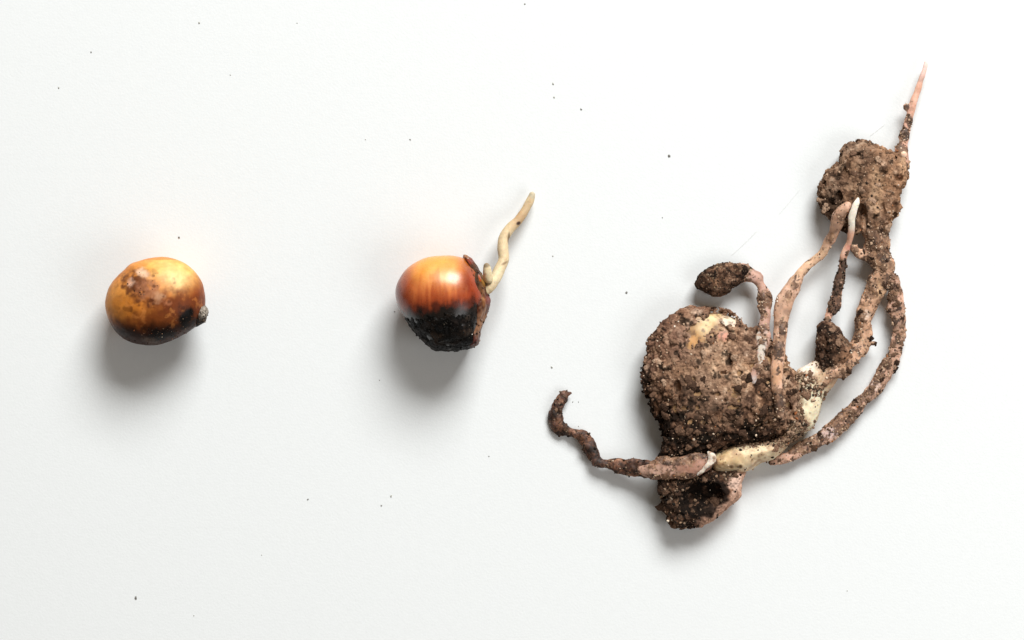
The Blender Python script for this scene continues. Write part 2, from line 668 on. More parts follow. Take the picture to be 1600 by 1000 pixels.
def paint_k1(p):
    c = np.tile(lin((206, 126, 54)), (len(p), 1))
    st = fbm(p * np.array([1, 0.4, 1]), 16, 31, 3)
    c = mixc(c, (216, 146, 70), spot(p, 182, 470, 22, 34, 15, 0.7) * 0.9)
    c = mixc(c, (230, 172, 90), spot(p, 268, 424, 46, 24, 15, 0.7))
    c = mixc(c, (240, 200, 138), spot(p, 274, 436, 26, 18, 25, 0.8) * 0.85)  # creamy skin, with the window's highlight painted into it
    c = mixc(c, (216, 150, 92), spot(p, 246, 452, 24, 18, 30, 0.7) * 0.8)
    c = mixc(c, (128, 60, 27), spot(p, 311, 468, 20, 34, 10, 0.8) * 0.95)
    c = mixc(c, (205, 110, 36), (ss(400, 412, p[:, 1]) < 0.5) * 0.6)
    lower = ss(-0.25, 0.5, (p[:, 1] - 474) / 50 + 0.45 * st + 0.4 * (p[:, 0] - 240) / 80)
    c = mixc(c, (104, 49, 21), lower * 0.92)
    c = mixc(c, (196, 118, 42), spot(p, 196, 478, 20, 16, 40, 0.6, 0.7, 10) * 0.7)
    dark = ss(0.0, 0.45, (p[:, 1] - 500) / 34 + 0.5 * st + 0.25 * (p[:, 0] - 240) / 80)
    c = mixc(c, (42, 19, 9), dark * 0.9)
    c = mixc(c, (112, 56, 30), spot(p, 266, 474, 40, 15, 8, 0.7, 0.9, 10, 5) * 0.9)
    c = mixc(c, (120, 66, 40), spot(p, 285, 455, 12, 7, -20, 0.8, 0.9, 7, 6) * 0.7)
    c = mixc(c, (88, 46, 28), spot(p, 213, 446, 19, 22, -30, 0.5, 1.0, 8, 7) * 0.9)
    c = mixc(c, (158, 104, 74), spot(p, 232, 450, 17, 15, 0, 0.7, 1.0, 7, 8) * 0.8)
    c = mixc(c, (218, 180, 150), spot(p, 224, 426, 11, 6, 20, 0.6, 0.7, 6, 9) * 0.9)
    c = mixc(c, (206, 164, 140), spot(p, 205, 441, 6, 6, 0, 0.6, 0.6, 5, 10) * 0.9)
    c = mixc(c, (214, 168, 132), spot(p, 248, 464, 8, 7, 0, 0.7, 0.9, 6, 12) * 0.5)
    c = mixc(c, (186, 120, 84), spot(p, 262, 473, 5, 4, 0, 0.7, 0.9, 4, 13) * 0.6)
    bl = ss(0.16, 0.36, fbm(p, 13, 42, 3)) * spot(p, 252, 482, 66, 34, 12, 0.6)
    c = mixc(c, (74, 33, 17), bl * 0.75)
    bl2 = ss(0.18, 0.4, fbm(p, 9, 43, 3)) * spot(p, 240, 470, 66, 40, 12, 0.6)
    c = mixc(c, (206, 130, 66), bl2 * 0.55)
    sp = ss(0.42, 0.6, fbm(p, 8, 41, 2)) * spot(p, 240, 465, 60, 40, 10, 0.6)
    c = mixc(c, (70, 34, 20), sp * 0.6)
    c = mixc(c, (14, 10, 8), spot(p, 292, 498, 15, 17, 20, 0.45, 0.6, 9, 14))
    c = mixc(c, (16, 10, 8), spot(p, 252, 524, 22, 11, -8, 0.5, 0.8, 9, 15))
    c = mixc(c, (28, 15, 10), spot(p, 200, 516, 24, 10, 25, 0.8, 0.9, 10, 16) * 0.7)
    c = mixc(c, (92, 74, 62), spot(p, 236, 533, 12, 4, 10, 0.6, 0.9, 6, 17) * 0.7)
    return c


coat1 = Part("seed_coat", f1, (155, 390, -2), (335, 550, 120), 1.5, M_SEED_DULL, paint_k1, k1, k1)
tip_f = radial([(295, 490), (305, 480), (314, 475), (321, 478), (325, 486), (323, 496), (316, 505), (304, 510), (292, 506)], (309, 493), 62, 21)
tip_f = rough(tip_f, lambda p: soil_relief(p, 1.0, 1.3, 0.9, 61, 12), 8)


def paint_tip1(p):
    c = np.tile(lin((38, 31, 26)), (len(p), 1))
    c = mixc(c, (150, 140, 128), spot(p, 319, 487, 8, 10, 0, 0.7, 0.8, 5, 71))
    c = mixc(c, (212, 200, 176), spot(p, 311, 479, 4, 5, 20, 0.5, 0.5, 4, 72))
    c = mixc(c, (12, 10, 8), spot(p, 300, 498, 10, 12, 0, 0.4, 0.5, 5, 73))
    return c


cap1 = Part("tip_cap", tip_f, (288, 466, 36), (332, 518, 88), 1.1, M_WET, paint_tip1, k1, k1, "grey black crusted tip of the kernel")
crumbs(cap1, np.ones(len(cap1.v)), 130, 0.6, 1.7, DARK_PAL + [(168, 158, 145)], DARK_W + [16])
crumbs(coat1, spot(coat1.v, 255, 524, 32, 12, -8, 0.5) + spot(coat1.v, 292, 500, 14, 15) + 0.35 * spot(coat1.v, 222, 442, 22, 20)
       + 0.1 * ss(500, 530, coat1.v[:, 1]), 170, 0.4, 1.2, DARK_PAL + [(120, 66, 36), (190, 150, 122)],
       DARK_W + [24, 8])

# ================================================================== middle kernel
K2 = [(697, 399), (716, 401), (733, 408), (747, 423), (756, 442), (760, 460), (758, 486), (750, 512), (743, 536), (731, 543), (712, 547),
      (692, 547), (676, 543), (659, 528), (642, 509), (629, 492), (620, 474), (617.5, 455), (623, 437), (638, 417), (664, 403)]
k2 = thing("maize_kernel", "germinating orange maize kernel with one pale root, its lower half caked in black soil", "maize kernel", 692, 475)
f2 = radial(K2, (692, 470), 60, 59, 2.05)
f2 = rough(f2, lambda p: 1.3 * fbm(p, 60, 121, 2), 10)


def border2(p):
    """how far below the soil line a point lies"""
    y = np.interp(p[:, 0], [610, 628, 648, 677, 706, 726, 745, 770], [490, 491, 493, 488, 484, 484, 478, 470])
    return p[:, 1] - y


def paint_k2(p):
    c = np.tile(lin((192, 92, 38)), (len(p), 1))
    sx = fbm(p * np.array([1.0, 0.16, 0.3]), 9, 131, 3)
    c = mixc(c, (232, 152, 52), spot(p, 678, 412, 46, 22, -4, 0.7))
    c = mixc(c, (238, 170, 96), spot(p, 690, 440, 40, 22, -4, 0.8) * 0.5)
    c = mixc(c, (244, 200, 140), spot(p, 692, 428, 20, 12, -10, 0.9) * 0.5)  # soft highlight on the crown, painted into the coat colour
    c = mixc(c, (214, 118, 62), spot(p, 672, 466, 44, 20, 0, 0.8) * 0.7)
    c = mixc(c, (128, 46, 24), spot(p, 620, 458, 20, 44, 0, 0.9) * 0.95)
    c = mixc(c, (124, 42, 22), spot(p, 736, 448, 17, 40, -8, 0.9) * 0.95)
    c = mixc(c, (190, 86, 40), ss(0.05, 0.45, sx) * 0.4 * ss(405, 430, p[:, 1]))
    c = mixc(c, (226, 140, 80), ss(0.1, 0.5, -sx) * 0.2 * ss(405, 430, p[:, 1]))
    c = mixc(c, (142, 54, 22), ss(-46, -12, border2(p) + 24 * sx) * 0.85)
    c = mixc(c, (74, 26, 12), ss(-20, -3, border2(p) + 18 * sx + 8 * fbm(p, 9, 134)) * 0.95)
    c = mixc(c, (20, 13, 9), ss(-8, 4, border2(p) + 12 * fbm(p, 9, 135) + 8 * sx))
    return c


coat2 = Part("seed_coat", f2, (606, 388, -2), (772, 560, 124), 1.4, M_SEED, paint_k2, k2, k2)
f2s = rough(f2, lambda p: np.where(True, -2.6 + 3.6 * ss(0, 14, border2(p) + 12 * fbm(p, 12, 141)) - 4.0 * ss(736, 748, p[:, 0])
            * (p[:, 1] < 520) + soil_relief(p, 1.8, 1.1, 0.5, 143, 17) * ss(-4, 8, border2(p)), 0), 16)


def paint_k2s(p):
    c = soil_tint(p, -0.42, 145) * np.array([0.75, 0.82, 0.85])
    c = mixc(c, (7, 6, 5), 0.86 + 0.3 * fbm(p, 12, 146))
    return c


crust2 = Part("soil_crust", f2s, (606, 380, -2), (775, 560, 126), 1.4, M_BLACK, paint_k2s, k2, k2, "black damp soil crust on the lower half")
m2 = ss(0, 6, border2(crust2.v)) * (crust2.v[:, 0] < 748)
crumbs(crust2, m2, 260, 0.6, 1.8, [(14, 12, 10), (24, 21, 17), (40, 35, 29), (70, 62, 52), (200, 194, 184)], [50, 34, 12, 3, 1.6], mat=M_WET)


# brown papery membrane on the root side
MB = [(724, 399), (737, 405), (750, 424), (760, 442), (763, 458), (767, 470), (763, 486), (753, 512), (748, 536), (738, 544), (730, 540), (731, 520),
      (733, 500), (728, 480), (728, 450), (727, 425)]
fm = slab(MB, 50, 44, 18)
fm = rough(fm, lambda p: 2.6 * fbm(p, 15, 151, 3) + 1.5 * (0.55 - worley(p * np.array([1, .45, 1]), 7, 152)[0]), 10)


def paint_mb(p):
    c = np.tile(lin((78, 40, 24)), (len(p), 1))
    
    n = fbm(p * np.array([1, .5, 1]), 14, 155, 3)
    c = mixc(c, (44, 21, 14), ss(0.0, 0.4, n))
    c = mixc(c, (112, 42, 22), (1 - ss(726, 738, p[:, 0])) * (p[:, 1] < 480) * 0.8)
    c = mixc(c, (18, 12, 9), (1 - ss(730, 744, p[:, 0] + 5 * fbm(p, 8, 154))) * ss(478, 490, p[:, 1]) * 0.9)
    c = mixc(c, (150, 104, 66), ss(0.05, 0.45, -n) * 0.8)
    c = mixc(c, (58, 40, 26), spot(p, 742, 432, 10, 22, -25, 0.6) * 0.8)
    c = mixc(c, (150, 108, 80), spot(p, 749, 503, 5, 20, 15, 0.6, 0.8, 6, 156) * 0.75)
    c = mixc(c, (84, 34, 26), spot(p, 738, 532, 8, 10, 0, 0.6, 0.6, 6, 157) * 0.7)
    c = mixc(c, (128, 50, 40), spot(p, 764, 470, 5, 8, 0, 0.7, 0.4, 6, 158) * 0.7)
    c = mixc(c, (130, 44, 30), spot(p, 735, 407, 5, 5, 0, 0.7, 0.4, 6, 159) * 0.7)
    c = mixc(c, (176, 130, 62), spot(p, 757, 436, 5, 9, -10, 0.7, 0.4, 6, 160) * 0.7)
    return c


memb = Part("membrane", fm, (716, 390, 10), (778, 556, 118), 1.2, M_SEED_DULL, paint_mb, k2, k2, "wrinkled brown membrane where the root comes out")
crumbs(memb, ss(470, 520, memb.v[:, 1]) * 0.6 + 0.3, 120, 0.6, 1.7, [(26, 18, 13), (60, 36, 24), (128, 90, 62), (220, 205, 185)], [30, 40, 20, 6])

ROOT2 = [(757, 458, 62, 6), (764, 450, 62, 8), (773, 437, 58, 8.8), (781, 420, 52, 9), (787, 406, 46, 8.4), (786, 390, 40, 8.6), (787, 373, 34, 8),
         (796, 358, 28, 8), (810, 344, 22, 7.6), (822, 326, 18, 7), (829, 312, 16, 6.2), (831.5, 304, 16, 5)]
fr2 = rough(tube(ROOT2), lambda p: 0.9 * fbm(p, 22, 161, 2) + 0.25 * vnoise(p, 6, 162), 6)


def paint_r2(p):
    c = np.tile(lin((206, 184, 146)), (len(p), 1))
    c = mixc(c, (186, 152, 112), spot(p, 812, 340, 12, 18, 30, 0.8) * 0.8)
    c = mixc(c, (180, 172, 150), spot(p, 831, 304, 6, 6, 0, 0.6) * 0.8)
    c = mixc(c, (222, 206, 172), spot(p, 776, 432, 12, 18, 30, 0.7) * 0.8)
    c = mixc(c, (60, 40, 30), spot(p, 810, 349, 3.2, 2.4, -30, 0.4, 0.3))
    c = mixc(c, (90, 70, 50), spot(p, 795, 371, 1.8, 8, 5, 0.5, 0.4) * 0.8)
    c = mixc(c, (120, 92, 62), spot(p, 789, 411, 6, 2, -30, 0.6, 0.5) * 0.8)
    c = mixc(c, (150, 110, 70), ss(0.35, 0.6, fbm(p, 9, 166)) * 0.45)
    return c


Part("root", fr2, (745, 294, 4), (845, 470, 78), 1.1, M_ROOT, paint_r2, k2, k2, "long pale bent root")
fb2 = rough(tube([(763, 436, 70, 7), (761.5, 425, 74, 7), (760.5, 416, 76, 5.2)]), lambda p: 0.8 * fbm(p, 8, 163, 2), 5)


def paint_b2(p):
    c = np.tile(lin((214, 196, 158)), (len(p), 1))
    return mixc(c, (136, 118, 92), spot(p, 761, 413, 6, 4, 0, 0.6))


Part("root_bud", fb2, (748, 404, 58), (776, 448, 90), 1.0, M_ROOT, paint_b2, k2, k2, "short pale stub of a second root")

# ================================================================== right: the muddy seedling
sd = thing("maize_seedling", "uprooted maize seedling caked in brown soil with many tangled muddy roots", "maize seedling", 1120, 600)

BODY = [(1076, 474), (1098, 477), (1120, 478), (1142, 483), (1158, 491), (1168, 510), (1182, 514), (1202, 524), (1222, 547), (1234, 572), (1250, 592),
        (1256, 618), (1246, 648), (1234, 672), (1204, 684), (1160, 690), (1112, 704), (1062, 716), (1030, 716), (1034, 700), (1037, 683), (1034, 668),
        (1026, 650), (1017, 632), (1007, 610), (1002.5, 588), (1006, 566), (1012, 546), (1012, 532), (1026, 510), (1044, 492), (1057, 484)]
fbody = radial(BODY, (1120, 600), 54, 53, 2.5)


def paint_seed3(p):
    c = np.tile(lin((176, 138, 98)), (len(p), 1))
    c = mixc(c, (222, 194, 144), spot(p, 1107, 503, 11, 22, 40, 0.7))
    c = mixc(c, (204, 152, 96), spot(p, 1080, 530, 16, 12, 40, 0.7))
    c = mixc(c, (226, 208, 182), spot(p, 1140, 502, 14, 8, 10, 0.6))
    c = mixc(c, (212, 150, 126), spot(p, 1130, 525, 10, 8, 0, 0.6))
    c = mixc(c, (122, 94, 70), ss(0.0, 0.35, fbm(p, 7, 203, 3)) * 0.85)
    return c


fgroove = tube([(1152, 668, 106, 3), (1166, 640, 108, 6.5), (1176, 610, 108, 6.5), (1184, 578, 100, 5)])
fhole1 = ball((1058, 606, 98), (6, 12, 14))
fhole2 = ball((1139, 566, 104), (6, 13, 12))
fseed = carve(rough(fbody, lambda p: -5.0 + 1.2 * fbm(p, 16, 205, 2), 14), lambda p: fgroove(p) - 7, lambda p: fhole1(p) - 7, lambda p: fhole2(p) - 7)
seed3 = Part("seed_coat", fseed, (994, 466, -2), (1266, 730, 114), 2.0, M_PITH, paint_seed3, sd, sd)


def bare(p):
    """where the soil has come off the seed"""
    a = spot(p, 1098, 514, 42, 14, -45, 0.45, 1.3, 7, 207)
    b = spot(p, 1141, 500, 20, 9, 5, 0.4, 1.3, 6, 208)
    c = spot(p, 1131, 523, 13, 10, 0, 0.4, 1.2, 6, 209)
    return np.maximum(np.maximum(a, b * 0.9), c * 0.8)





def relief3(p):
    low = ss(620, 680, p[:, 1])
    up = 1 - ss(500, 560, p[:, 1])
    pits = 8.0 * ss(0.20, 0.45, fbm(p, 11, 213, 2)) * ss(540, 600, p[:, 1] + 0.35 * (p[:, 0] - 1120))
    return (-1.6 - pits + soil_relief(p, 3.0, 2.1, 1.3, 211, 34) * (1 - 0.45 * up)
            + low * soil_relief(p, 0.0, 1.8, 0.8, 215) - 7.5 * bare(p))


fcrust = carve(rough(fbody, relief3, 20), fgroove, fhole1, fhole2, k=4)


def paint_crust(p):
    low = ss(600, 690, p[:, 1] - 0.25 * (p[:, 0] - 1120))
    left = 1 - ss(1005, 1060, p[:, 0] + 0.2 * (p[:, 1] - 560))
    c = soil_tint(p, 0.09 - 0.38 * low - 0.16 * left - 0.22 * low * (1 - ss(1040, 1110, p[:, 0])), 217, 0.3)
    c = mixc(c, (156, 126, 104), spot(p, 1110, 585, 44, 50, 0, 0.7, 0.8, 20, 218) * 0.45)
    c = mixc(c, (128, 94, 78), spot(p, 1040, 520, 44, 60, 30, 0.8, 0.8, 14, 216) * 0.5)
    c = mixc(c, (118, 84, 66), (1 - ss(478, 500, p[:, 1])) * 0.5)
    c = mixc(c, (22, 17, 12), ss(0.16, 0.36, fbm(p, 12, 219, 3) + 0.2 * low - 0.08 * (1 - left)) * 0.85)
    return c


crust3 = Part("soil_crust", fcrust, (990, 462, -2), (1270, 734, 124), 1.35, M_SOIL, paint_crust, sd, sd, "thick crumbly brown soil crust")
keep = 1 - bare(crust3.v)
low3 = ss(600, 690, crust3.v[:, 1])
crumbs(crust3, keep, 1100, 0.6, 2.0, SOIL_PAL, SOIL_W)
crumbs(crust3, keep * low3, 250, 0.7, 2.1, DARK_PAL, DARK_W)
lumps(crust3, keep * (crust3.n[:, 2] > 0.1) * (crust3.v[:, 1] < 640) * (crust3.v[:, 1] > 510), 42, 4.5, 8.5, flat=0.45)
lumps(crust3, keep * (crust3.n[:, 2] > 0.1) * (crust3.v[:, 1] > 590), 70, 4.5, 9, dark=True, flat=0.55)

# pale shoot base at the lower right of the seed
SHOOT = [(1112, 716), (1132, 700), (1160, 690), (1196, 690), (1218, 680), (1226, 655), (1236, 620), (1240, 592), (1246, 578), (1262, 570), (1278, 561),
         (1302, 552), (1318, 562), (1303, 600), (1288, 620), (1281, 646), (1270, 668), (1252, 682), (1236, 692), (1228, 700), (1214, 714),
         (1190, 724), (1166, 737), (1140, 741), (1116, 736)]
fshoot = rough(slab(SHOOT, 40, 38, 24), lambda p: 2.2 * fbm(p, 22, 231, 2) + 1.0 * fbm((p - np.array([1120., 720, 0])) @ np.array([[.35, -.8, 0], [.35, .8, 0], [0, 0, 1.]]), 8, 232, 2), 9)


def paint_shoot(p):
    c = np.tile(lin((220, 200, 168)), (len(p), 1))
    st = fbm((p - np.array([1120., 720, 0])) @ np.array([[.35, -.8, 0], [.35, .8, 0], [0, 0, 1.]]), 9, 233, 3)
    c = mixc(c, (236, 224, 192), spot(p, 1266, 640, 24, 40, 25, 0.7))
    c = mixc(c, (236, 226, 212), spot(p, 1260, 576, 18, 12, -15, 0.6))
    c = mixc(c, (208, 176, 124), spot(p, 1140, 716, 32, 16, -10, 0.7) * 0.8)
    c = mixc(c, (236, 214, 174), spot(p, 1190, 706, 30, 14, -10, 0.7) * 0.8)
    c = mixc(c, (206, 166, 134), spot(p, 1300, 588, 20, 22, -50, 0.7) * 0.9)
    c = mixc(c, (188, 152, 114), ss(0.0, 0.45, st) * 0.6)
    c = mixc(c, (136, 104, 78), ss(0.3, 0.9, np.clip(spot(p, 1190, 686, 70, 9, 0, 0.7, 1.1, 10, 230) + spot(p, 1240, 655, 12, 40, 12, 0.7, 1.1, 10, 229) + spot(p, 1290, 570, 14, 12, 0, 0.6, 1, 9, 228), 0, 1)) * 0.85)
    c = mixc(c, (160, 120, 86), ss(0.12, 0.5, fbm(p, 12, 235, 3)) * 0.6)
    c = mixc(c, (92, 66, 34), spot(p, 1143, 729, 3.5, 2.8, 0, 0.4, 0.2))
    c = mixc(c, (92, 66, 34), spot(p, 1157, 729, 3, 3, 0, 0.4, 0.2))
    c = mixc(c, (150, 118, 88), ss(0.25, 0.6, fbm(p, 5, 236, 2)) * 0.7)
    c = mixc(c, (196, 164, 128), ss(0.0, 0.5, fbm(p, 26, 234, 2)) * 0.5)
    return c


shoot = Part("shoot_base", fshoot, (1102, 540, -2), (1328, 752, 100), 1.3, M_PITH, paint_shoot, sd, sd, "smooth cream shoot base")
sm = spot(shoot.v, 1258, 602, 34, 15, 30, 0.4, 0.9, 9, 237) + spot(shoot.v, 1249, 662, 12, 14, 0, 0.4, 0.8, 8, 238) + \
    spot(shoot.v, 1234, 640, 16, 40, 10, 0.4, 0.6, 9, 239) + \
    spot(shoot.v, 1190, 690, 60, 7, 0, 0.5, 0.9, 9, 230) + spot(shoot.v, 1246, 676, 10, 8, 0, 0.5, 0.8, 8, 229)
crumbs(shoot, np.clip(sm, 0, 1) + 0.03, 1000, 0.7, 3.0, SOIL_PAL[:5] + [(150, 92, 55)], [18, 28, 30, 16, 4, 4])
lumps(shoot, (sm > 0.3) * (shoot.n[:, 2] > 0.2), 90, 3.2, 7.5, flat=0.5)

# hollow dark husk below the seed
HUSK = [(1030, 752), (1050, 742), (1085, 738), (1120, 735), (1150, 733), (1163, 739), (1159, 752), (1158, 764), (1156, 777), (1138, 793), (1116, 810),
        (1096, 820), (1068, 824), (1050, 816), (1040, 797), (1036, 777)]
fhusk = radial(HUSK, (1098, 776), 40, 38, 2.4)
fcav = union(ball((1094, 778, 78), (34, 26, 40)), ball((1080, 790, 76), (15, 15, 24)), ball((1116, 768, 80), (17, 10, 20)), k=6)
fhusk = carve(rough(fhusk, lambda p: soil_relief(p, 2.4, 2.4, 1.1, 241, 20) * (1 - 0.65 * ss(1128, 1150, p[:, 0] + 0.6 * (p[:, 1] - 780))), 14),
              rough(fcav, lambda p: 7 * fbm(p, 17, 243, 3) + 3.5 * (worley(p, 12, 244)[0] - .5), 20), k=3)


def paint_husk(p):
    c = soil_tint(p, -0.38, 245, 0.3)
    rim = ss(1112, 1132, p[:, 0] + 0.75 * (p[:, 1] - 778) + 8 * fbm(p, 14, 246))
    c = mixc(c, (192, 152, 130), rim * 0.9)
    c = mixc(c, (214, 182, 164), spot(p, 1148, 756, 9, 16, 10, 0.6, 0.5, 9, 247) * 0.85)
    c = mixc(c, (122, 84, 60), ss(0.15, 0.5, fbm(p, 9, 248, 3)) * rim * 0.8)
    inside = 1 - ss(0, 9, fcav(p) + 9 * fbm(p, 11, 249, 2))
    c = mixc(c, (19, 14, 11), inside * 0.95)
    return c


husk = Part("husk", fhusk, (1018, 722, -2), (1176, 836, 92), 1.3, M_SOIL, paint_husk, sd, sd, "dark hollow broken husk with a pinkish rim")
inh = (fcav(husk.v) < 3) * 1.0
rimh = ss(1108, 1130, husk.v[:, 0] + 0.75 * (husk.v[:, 1] - 778))
crumbs(husk, (1 - inh) * (1 - 0.93 * rimh) + 0.14 * inh, 700, 0.7, 2.6, DARK_PAL + [(150, 122, 98)], DARK_W + [14])
lumps(husk, (1 - rimh) * (husk.n[:, 2] > 0.1) * (0.25 + 0.75 * (1 - inh)), 40, 3.5, 8, dark=True, flat=0.6)


# roots ------------------------------------------------------------------------------------------
def root(path, base, soil, seed, relief=1.0, label=None, pale=None, mat=None, crumb=400, lump=0, rmax=2.6, dark=False, h=1.25, knob=1.0, joins=(), red=0.0):
    """soil(p) gives 0..1 cover of earth on the root"""
    ft = tube([(x, y, z, r) for x, y, z, r in path])
    f1_ = union(ft, *joins, k=5) if joins else ft

    def f0(p):
        w = np.stack([vnoise(p, 21, seed + 40), vnoise(p, 21, seed + 41), np.zeros(len(p))], 1)
        return f1_(p + 4.5 * knob * w)
    lo, hi = ft.box

    def disp(p):
        s = soil(p)
        return (-0.9 * knob + knob * (3.2 * fbm(p, 22, seed, 2) + 1.2 * vnoise(p, 8, seed + 1)) + relief * s * (0.6 + soil_relief(p, 1.6, 1.5, 0.9, seed + 2, 14)))
    f = rough(f0, disp, 10)

    def paint(p):
        s = soil(p)
        c = np.tile(lin(base), (len(p), 1))
        n = fbm(p, 14, seed + 5, 3)
        c = mixc(c, np.array(base) * 0.72, ss(0.0, 0.5, n) * 0.7)
        c = mixc(c, np.minimum(np.array(base) * 1.16 + np.array([0, 6, 12]), 240), ss(0.0, 0.5, -n) * 0.7)
        if pale:
            c = pale(p, c)
        e = soil_tint(p, -0.22 if dark else -0.09, seed + 7, 0.6)
        _, i2 = worley(p, 3.3, seed + 21)
        m = ss(0.38, 0.64, s + 0.7 * fbm(p, 9, seed + 9, 3) + 0.45 * (i2 - 0.5)) * 0.92
        e = e * np.array([1 + 0.1 * red, 1 - 0.18 * red, 1 - 0.22 * red])
        c = c * (1 - m[:, None]) + e * m[:, None]
        return c
    a = Part("root", f, lo - 16, hi + 16, h, mat or M_ROOT, paint, sd, sd, label)
    s = soil(a.v)
    if crumb:
        crumbs(a, s + 0.006, int(crumb * 0.7), 0.5, rmax * 0.8, DARK_PAL if dark else SOIL_PAL, DARK_W if dark else [8, 24, 34, 22, 8, 1, 4])
    if lump:
        lumps(a, (s > 0.38) * (a.n[:, 2] > 0), lump, 3.4, 6.0, dark=random.random() < 0.5 or dark, flat=0.6)
    return a


one = lambda p: np.ones(len(p))


def cover(*spots, base=0.0):
    def f(p):
        m = np.full(len(p), base)
        for s in spots:
            m = np.maximum(m, spot(p, *s[:4], s[4] if len(s) > 4 else 0, 0.5, 0.6, 9, 251))
        return m
    return f


# dark curled root at the far left
R1 = [(891, 614, 14, 3.5), (880, 620, 13, 7.5), (870, 638, 13, 10.5), (869, 658, 13, 10), (875, 673, 13, 9), (892, 678, 14, 7.5), (910, 680, 16, 9.5),
      (917, 692, 16, 10), (924, 709, 18, 9), (933, 723, 20, 10.5), (953, 727, 24, 10.5), (978, 731, 30, 12), (1002, 732, 40, 13), (1024, 733, 52, 13)]
root(R1, (76, 50, 40), lambda p: 0.75 * one(p), 261, 0.85, "dark brown curled root", red=0.5, crumb=500, dark=True, lump=8)

# pink sheath that joins it to the shoot
R1b = [(1002, 736, 50, 8), (1016, 736, 58, 13), (1040, 734, 66, 17), (1066, 730, 72, 18), (1088, 727, 76, 17), (1104, 722, 78, 12), (1113, 719, 79, 6)]
root(R1b, (170, 130, 110), cover((1050, 718, 44, 9), (1028, 747, 18, 7), (1088, 712, 26, 6), (1070, 744, 20, 5), base=0.3), 271, 0.9, "pinkish sheathed root stub with a torn end",
     pale=lambda p, c: mixc(mixc(c, (196, 160, 140), spot(p, 1024, 736, 30, 8, 5, 0.6) * 0.8), (158, 112, 92), spot(p, 1080, 730, 22, 12, 0, 0.7) * 0.6),
     crumb=260)
ft_ = rough(tube([(1107, 708, 88, 3), (1113, 714, 90, 6), (1110, 722, 92, 5), (1102, 731, 90, 3.6), (1090, 741, 86, 1.6)]),
            lambda p: 2.4 * fbm(p, 6, 275, 2), 5)
Part("torn_edge", ft_, (1080, 696, 74), (1128, 752, 104), 0.9, M_PITH, lambda p: mixc(np.tile(lin((222, 208, 192)), (len(p), 1)), (168, 138, 114),
     ss(0.1, 0.5, fbm(p, 6, 277))), sd, sd, "whitish torn edge of the sheath")

# hooked root with a soil knob, upper left
KNOB = [(1089, 437), (1093, 430), (1114, 416), (1132, 411), (1150, 412), (1166, 415), (1172, 426), (1160, 439), (1146, 448), (1138, 458), (1121, 464),
        (1110, 461), (1102, 456), (1088, 447)]
R2 = [(1150, 430, 30, 13), (1166, 427, 32, 12.5), (1180, 432, 36, 11), (1188, 443, 40, 9), (1192, 456, 44, 10), (1194, 468, 50, 13), (1194, 484, 58, 10),
      (1193, 500, 66, 9), (1192, 520, 76, 10), (1190, 545, 86, 10), (1186, 570, 92, 9), (1178, 596, 98, 7)]
root(R2, (186, 146, 128), cover((1154, 428, 22, 18), (1194, 470, 15, 14), (1190, 512, 12, 5), (1166, 418, 14, 6), (1192, 530, 8, 8), (1186, 574, 10, 8), (1194, 490, 5, 6), base=0.14), 281, 1.0,
     "hooked muddy root curving above the seed",
     pale=lambda p, c: mixc(mixc(c, (214, 204, 190), spot(p, 1191, 550, 9, 26, 0, 0.4, 1.1, 8, 283) * 0.9), (196, 182, 176), spot(p, 1178, 598, 8, 10) * 0.9),
     crumb=420, lump=8)
fk = rough(radial(KNOB, (1128, 437), 30, 26, 2.3), lambda p: soil_relief(p, 3.0, 1.4, 0.9, 285, 20), 12)
knob = Part("soil_knob", fk, (1076, 400, -2), (1184, 476, 66), 1.25, M_SOIL, lambda p: soil_tint(p, -0.26, 287, 0.2), sd, sd, "dark grainy soil knob at the hooked root tip")
crumbs(knob, np.ones(len(knob.v)), 420, 0.5, 1.7, DARK_PAL + [(160, 138, 108)], DARK_W + [8])
lumps(knob, knob.n[:, 2] > 0.2, 14, 4, 7, dark=True, flat=0.45)

# soil clod at the top
CLOD = [(1346, 216), (1357, 220), (1372, 228), (1388, 236), (1400, 238), (1410, 237), (1418, 246), (1418, 259), (1417, 272), (1418, 281), (1413, 292),
        (1406, 303), (1406, 312), (1407, 324), (1400, 336), (1391, 349), (1386, 362), (1364, 368), (1350, 360), (1336, 366), (1314, 360), (1301, 348),
        (1294, 340), (1286, 328), (1280, 303), (1282, 288), (1290, 270), (1304, 258), (1311, 246), (1313, 234), (1322, 225), (1335, 220)]
fclod = radial(CLOD, (1350, 292), 42, 40, 2.6)
fclod = carve(rough(fclod, lambda p: -1.2 - 5 * ss(0.3, 0.5, fbm(p, 11, 292, 2)) + soil_relief(p, 2.6, 1.9, 1.2, 291, 22), 18), ball((1405, 279, 66), (7, 6, 14)), ball((1380, 270, 78), (5, 5, 8)),
              ball((1379, 328, 76), (4, 10, 9)), ball((1346, 338, 72), (9, 22, 18)), ball((1312, 306, 70), (6, 10, 9)), k=4)


def paint_clod(p):
    c = soil_tint(p, 0.03, 293, 0.35)
    right = ss(1345, 1385, p[:, 0] + 8 * fbm(p, 20, 294))
    c = mixc(c, (74, 58, 46), (1 - right) * 0.35)
    c = mixc(c, (172, 130, 98), right * 0.5 * (0.6 + 0.6 * vnoise(p, 8, 295)))
    c = mixc(c, (172, 138, 108), spot(p, 1369, 302, 10, 34, 0, 0.6, 0.7, 10, 296) * 0.7)
    c = mixc(c, (44, 33, 24), spot(p, 1303, 322, 16, 22, 30, 0.6, 0.7, 10, 297) * 0.7)
    c = mixc(c, (26, 19, 13), ss(0.26, 0.45, fbm(p, 12, 298, 3)) * 0.75)
    c = mixc(c, (206, 166, 132), spot(p, 1412, 256, 8, 14, 0, 0.6, 0.7, 7, 299) * 0.6)
    return c


